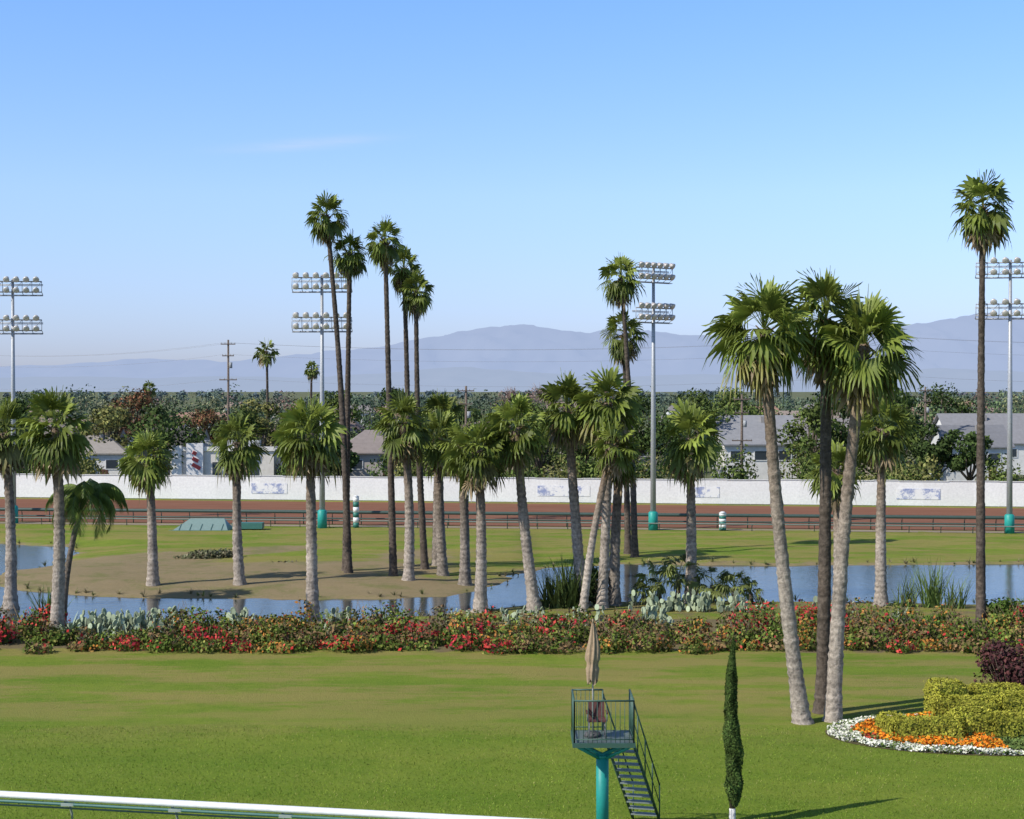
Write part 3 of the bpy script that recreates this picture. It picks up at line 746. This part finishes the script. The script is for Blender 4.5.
house('suburban_house',-7,240,16,9,4.5,2.8,BE,(.22,.16,.13),.0,True,win=4)
house('suburban_house',14,235,13,9,4.5,2.8,(.55,.5,.43),(.25,.2,.18),.1,True,win=3)
house('suburban_house',-30,250,16,9,4.8,3.0,BE,(.20,.15,.13),.0,True,win=4)
house('suburban_house',-70,235,15,9,4.4,2.6,(.55,.5,.43),(.20,.17,.15),.1,True,win=3)
house('suburban_house',52,262,16,9,5.4,3.2,BE,(.3,.24,.2),.1,False,win=3)
house('suburban_house',98,262,18,9,5.4,3.2,WH,(.27,.24,.22),-.1,False,win=3)
e=empty('store_building',(-35,198,0)); mb=MB()
box(mb,(0,0,2.4),(12.5,10,4.8),0,(.66,.61,.54)); box(mb,(0,-5.1,4.9),(12.8,.3,.5),0,(.72,.68,.62)); box(mb,(-3.2,-5.25,2.8),(2.0,.5,5.6),0,(.70,.68,.66))
box(mb,(-5.4,-5.2,2.6),(1.2,.3,5.4),0,(.72,.70,.66)); box(mb,(2.6,-5.2,4.0),(3.4,.2,.8),0,(.42,.30,.24)); mb.build('walls',[M_wall],e)
sg=MB()
for k,(zz,ww) in enumerate(((4.4,.5),(3.6,.8),(2.8,1.1))): box(sg,(-3.2+.1*k,-5.54,zz),(ww,.06,.45),0,(.46,.06,.05),M=Matrix.Rotation(.5,3,'Y'))
sg.build('red_sign',[M_paint],e)
gl=MB(); 
for k in range(4): box(gl,(-.6+k*1.5,-5.03,2.2),(1.1,.06,2.2),0,(.05,.06,.07))
gl.build('shop_windows',[M_glass],e)
rf=MB(); box(rf,(0,0,4.84),(11.6,9.6,.06),0,(.2,.2,.2)); 
for k in range(3): box(rf,(-3+k*3,1,5.3),(1.4,1.2,.9),0,(.45,.45,.45))
rf.build('roof_units',[M_wall],e)
house('suburban_house',-46,212,11,8,4.6,2.4,(.35,.30,.25),(.07,.065,.06),.0,True,win=3)

# ------------------------------------------------------------------ broadleaf trees
def tree(name,X,Y,H,R,cols,seed,n=2600,size=.28,bare=False,low=.2,var=.3):
    r=random.Random(seed); mb=MB(); th=H*low
    tube(mb,[(X,Y,0),(X+.1,Y,th*.6),(X,Y,th+H*.1)],[R*.09,R*.07,R*.06],8,(.12,.095,.075),1)
    nl=r.randint(10,14)
    for i in range(nl):
        a=i*2.4; q=r.uniform(.2,.8)*R; zz=th+(H-th)*r.uniform(.15,.86); 
        if zz>H*.75: q*=.55
        c=(X+math.cos(a)*q,Y+math.sin(a)*q,zz); rr=R*r.uniform(.28,.48)
        md=((X+c[0])/2+r.uniform(-.3,.3),(Y+c[1])/2,th+(c[2]-th)*.4)
        tube(mb,[(X,Y,th*.8),md,c],[R*.05,R*.03,R*.01],5,(.12,.095,.075),1)
        k=r.uniform(.65,1.25)
        if bare:
            for _ in range(16):
                p=Vector(c); b0=Vector((r.gauss(0,1),r.gauss(0,1),abs(r.gauss(0,1))+.3)).normalized()*rr*1.1
                tube(mb,[p,p+b0*.5+Vector((0,0,.1)),p+b0],[.05,.03,.012],3,(.28,.19,.16),1)
        P,D=cloud_pts(c,(rr,rr,rr*.75),n//nl,.6)
        ok=P[:,2]>.3; leaves(mb,P[ok],D[ok],size,pal(cols,ok.sum(),var)*k)
    return mb.build(name,[M_leaf,M_bark],loc=(X,Y,0))
DK=[(.055,.088,.024),(.075,.110,.030),(.042,.066,.020)]
MD=[(.10,.140,.034),(.135,.170,.044),(.075,.108,.028)]
OL=[(.18,.18,.06),(.15,.16,.05),(.22,.21,.07)]
RD=[(.22,.10,.055),(.17,.10,.055),(.13,.11,.045)]
GYt=[(.28,.20,.17),(.32,.24,.20)]
T=[(-42.5,194,10.8,5.2,DK),(-52,205,9.8,5.2,OL),(-60,196,8.6,4.5,MD),(-67,215,11.5,5,DK),(-28,213,9.4,4.2,MD),(-20.5,192,6.2,2.6,DK),(-24.5,190,9.6,3.6,MD),
 (-12.5,196,8.2,4,DK),(-7,208,9.6,4.6,MD),(-1.5,203,9.0,4,DK),(3.5,198,9.4,4.2,MD),(9,206,10.0,4.8,DK),(14.5,200,9.6,4.2,MD),(19.5,196,9.2,4.0,DK),(23.8,203,12.0,4.8,MD),
 (36.2,192,10.6,4.2,MD),(40,198,12.5,5.0,DK),(44.5,195,9.2,4,MD),(48.5,205,16.6,4.4,DK),(47,196,11,4,MD),(50.6,190,9.0,3.2,DK),(53.8,188,7.8,3.2,DK),(58,250,12.3,5,DK),(68,255,13.2,6,DK),(82,250,12.6,5,DK),(-36,232,11,4.5,OL),(-57,240,12.4,5,RD),(-47,245,10.8,4,RD),(-26,236,12.6,4.4,MD),(-17,225,12.8,4.6,DK),(2,228,12.8,5,MD),(17,226,12.2,5,DK),(-78,222,10.5,5,MD),(33,235,13.4,5,MD),(-10,222,11.5,4.5,OL),(10,224,11.8,4.6,OL),(-38,222,10.2,4.2,MD)]
for i,(X,Y,H,R,cc) in enumerate(T): tree('broadleaf_tree',X,Y,H,R,cc,700+i,n=2500,size=.25)
tree('bare_tree',4.5,292,16.5,6.2,GYt,801,n=1300,size=.2,bare=True); tree('bare_tree',0,300,14,4.5,GYt,802,n=800,size=.2,bare=True)
db=MB(); r=random.Random(99)
for i in range(600):
    dd=235*(14**(r.random()**1.25)); X=r.uniform(-.40,.40)*dd; H=r.uniform(6.5,11.8)+(1.3 if dd>500 else 0)
    if dd>450: H=min(H,12.4)
    if r.random()<.12: H+=3.0
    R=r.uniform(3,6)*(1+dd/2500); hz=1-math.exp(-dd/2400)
    base=r.choice([DK,MD,DK,OL,MD,RD if r.random()<.3 else DK]); k=r.uniform(.7,1.35)
    nn=int(np.clip(520*(260/dd)**1.0,70,520)); sz=max(.3,dd/1600*1.5)
    for j in range(4):
        c=(X+r.uniform(-.5,.5)*R,dd+r.uniform(-.5,.5)*R,H*r.uniform(.38,.72)); q=R*r.uniform(.45,.7)
        P,D=cloud_pts(c,(q,q,H*.28),nn//4,.6)
        C=pal(base,len(P),.3)*k*r.uniform(.75,1.25); C=C*(1-hz)+np.array((.20,.25,.32))*hz  # aerial haze painted into leaf colour, stronger with distance
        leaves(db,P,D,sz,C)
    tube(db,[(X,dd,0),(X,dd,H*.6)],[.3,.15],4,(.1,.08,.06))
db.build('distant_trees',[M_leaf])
fh=MB(); r=random.Random(31)
for i in range(32):
    dd=r.uniform(280,620); X=r.uniform(-.36,.36)*dd; h=r.uniform(4.0,6.5); w_=r.uniform(8,15); dp=8; wc=r.choice([(.6,.57,.52),(.5,.43,.35),(.66,.65,.62)]); rc=r.choice([(.27,.20,.17),(.22,.20,.19),(.33,.2,.15)])
    box(fh,(X,dd,h/2),(w_,dp,h),0,wc); z=h; a=w_/2+.4; b_=dp/2+.4; rh=2.0
    fh.add([(X-a,dd-b_,z),(X+a,dd-b_,z),(X+a,dd+b_,z),(X-a,dd+b_,z),(X-a+2,dd,z+rh),(X+a-2,dd,z+rh)],[(0,1,5,4),(2,3,4,5),(1,2,5),(3,0,4)],rc)
    for k in range(int(w_/3)): box(fh,(X-w_/2+1.5+k*3,dd-dp/2-.05,h-1.4),(1.3,.1,1.1),0,(.06,.07,.08))
fh.build('distant_houses',[M_wall])
us=MB()
for i in range(170):
    X=r.uniform(-85,85); Y=180+r.uniform(0,14)-.13*X; H=r.uniform(1.8,5.8); 
    if -45<X<-29 and H>2.6: continue
    if (56<X<80 or 27<X<33 or -21<X<-14) and r.random()<.75: continue
    P,D=cloud_pts((X,Y,H*.5),(r.uniform(1.2,2.8),1.5,H*.55),330,.6); ok=P[:,2]>.1
    leaves(us,P[ok],D[ok],.22,pal(r.choice([DK,MD,MD,OL]),ok.sum(),.3)*r.uniform(.7,1.2))
us.build('shrubbery',[M_leaf])

# ------------------------------------------------------------------ mountains
def ridge(name,D,prof,seed,colr,mixf,dep):
    xs_=np.linspace(-.62*D,.62*D,420); rows=26; V=[];Fc=[]
    px=np.array([p[0] for p in prof])*D; pz=np.array([p[1] for p in prof])*D
    for j in range(rows):
        t=j/(rows-1)
        for x in xs_:
            h=np.interp(x,px,pz)+12
            nz=mn.fractal(Vector((x/D*14+seed,t*1.2,seed)),1,2.1,7)
            rg=mn.ridged_multi_fractal(Vector((x/D*26+seed,t*2.6,seed*2.)),.9,2.1,6,1.0,2.0)
            env=t**.9
            z=h*env*(1+.05*nz) + (rg-1.1)*h*.24*math.sin(math.pi*min(1,t*.93)) + (mn.fractal(Vector((x/D*90,seed,0)),1,2.2,5))*h*.03*t
            V.append((x,D-dep*(1-t)+0,max(z,-5) if j else -20))
    n_=len(xs_)
    for j in range(rows-1):
        for i in range(n_-1): Fc.append((j*n_+i,j*n_+i+1,(j+1)*n_+i+1,(j+1)*n_+i))
    mb=MB(); mb.add(V,Fc,(1,1,1),0,True)
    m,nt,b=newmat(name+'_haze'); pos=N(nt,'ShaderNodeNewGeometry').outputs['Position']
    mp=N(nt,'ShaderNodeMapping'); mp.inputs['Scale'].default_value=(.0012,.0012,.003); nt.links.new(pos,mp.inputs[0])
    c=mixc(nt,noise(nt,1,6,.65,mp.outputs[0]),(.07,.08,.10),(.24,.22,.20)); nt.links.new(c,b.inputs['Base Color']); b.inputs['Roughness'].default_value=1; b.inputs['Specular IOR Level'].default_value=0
    em=N(nt,'ShaderNodeEmission'); em.inputs[0].default_value=(*colr,1); em.inputs[1].default_value=1  # glow in haze colour, mixed over the slopes as painted aerial perspective
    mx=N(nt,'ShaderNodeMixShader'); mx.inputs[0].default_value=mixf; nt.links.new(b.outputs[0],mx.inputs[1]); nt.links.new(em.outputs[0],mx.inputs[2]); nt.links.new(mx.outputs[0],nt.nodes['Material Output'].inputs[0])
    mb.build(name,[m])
p=lambda L:[((x-512)/1600,(390-y)/1600) for x,y in L]
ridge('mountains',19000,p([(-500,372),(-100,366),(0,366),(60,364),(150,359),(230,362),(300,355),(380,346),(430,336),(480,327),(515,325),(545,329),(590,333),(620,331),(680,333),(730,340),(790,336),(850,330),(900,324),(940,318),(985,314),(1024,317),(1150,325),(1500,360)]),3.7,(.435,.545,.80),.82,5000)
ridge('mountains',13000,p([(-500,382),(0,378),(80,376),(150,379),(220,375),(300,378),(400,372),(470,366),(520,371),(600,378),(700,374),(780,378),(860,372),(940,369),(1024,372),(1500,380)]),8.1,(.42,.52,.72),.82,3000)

# ------------------------------------------------------------------ light
el=math.radians(40)
shadow=Vector((.86,.5,0)).normalized()
sdir=Vector((-shadow.x*math.cos(el),-shadow.y*math.cos(el),math.sin(el)))
L=bpy.data.lights.new('sun','SUN'); L.energy=5.0; L.angle=math.radians(.5); L.color=(1,.95,.87)
lo=bpy.data.objects.new('sun',L); lo.rotation_euler=sdir.to_track_quat('Z','Y').to_euler(); lo.location=(-40,-20,60); col.objects.link(lo)
wd=bpy.data.worlds.new('World'); S.world=wd; wd.use_nodes=True; nt=wd.node_tree; bg=nt.nodes['Background']
sky=nt.nodes.new('ShaderNodeTexSky'); sky.sky_type='NISHITA'; sky.sun_disc=False; sky.sun_elevation=el
sky.sun_rotation=math.atan2(sdir.x,sdir.y); sky.altitude=0; sky.air_density=1.0; sky.dust_density=.6; sky.ozone_density=2.0
tc=nt.nodes.new('ShaderNodeTexCoord'); sp=nt.nodes.new('ShaderNodeSeparateXYZ'); nt.links.new(tc.outputs['Generated'],sp.inputs[0])
cr=nt.nodes.new('ShaderNodeValToRGB'); nt.links.new(sp.outputs[2],cr.inputs[0]); E_=cr.color_ramp.elements
stops=[(0,(1.0,1.12,1.85)),(.03,(1.07,1.20,1.92)),(.07,(1.22,1.34,1.90)),(.12,(1.38,1.52,1.98)),(.24,(1.25,1.62,2.25)),(.6,(.85,1.0,1.15))]
E_[0].position=0; E_[0].color=(*stops[0][1],1); E_[1].position=.6; E_[1].color=(*stops[-1][1],1)
for p_,c_ in stops[1:-1]:
    q=E_.new(p_); q.color=(*c_,1)
c=mixc(nt,1.0,sky.outputs[0],cr.outputs[0],'MULTIPLY')
u=mth(nt,'DIVIDE',mth(nt,'ADD',sp.outputs[0],.125),.040); v=mth(nt,'DIVIDE',mth(nt,'SUBTRACT',mth(nt,'SUBTRACT',sp.outputs[2],.1505),mth(nt,'MULTIPLY',mth(nt,'ADD',sp.outputs[0],.125),.09)),.0032)
gs=mth(nt,'POWER',2.718,mth(nt,'MULTIPLY',mth(nt,'ADD',mth(nt,'MULTIPLY',u,u),mth(nt,'MULTIPLY',v,v)),-1))
gs=mth(nt,'MULTIPLY',gs,mth(nt,'GREATER_THAN',sp.outputs[1],0))
mp=N(nt,'ShaderNodeMapping'); mp.inputs['Scale'].default_value=(30,30,300); nt.links.new(tc.outputs['Generated'],mp.inputs[0])
gs=mth(nt,'MULTIPLY',gs,mth(nt,'MULTIPLY',noise(nt,1,4,.6,mp.outputs[0]),.5))
c=mixc(nt,gs,c,(7.5,7.8,8.8))
nt.links.new(c,bg.inputs[0]); bg.inputs[1].default_value=.10

cam=bpy.data.cameras.new('camera'); co=bpy.data.objects.new('camera',cam); col.objects.link(co)
cam.sensor_width=36; cam.lens=56.25; cam.clip_end=60000; cam.clip_start=.5
co.location=(0,0,12); co.rotation_euler=(math.radians(90)-math.atan(19.5/1600),0,0); S.camera=co
S.view_settings.view_transform='Standard'; S.view_settings.look='None'; S.view_settings.exposure=0
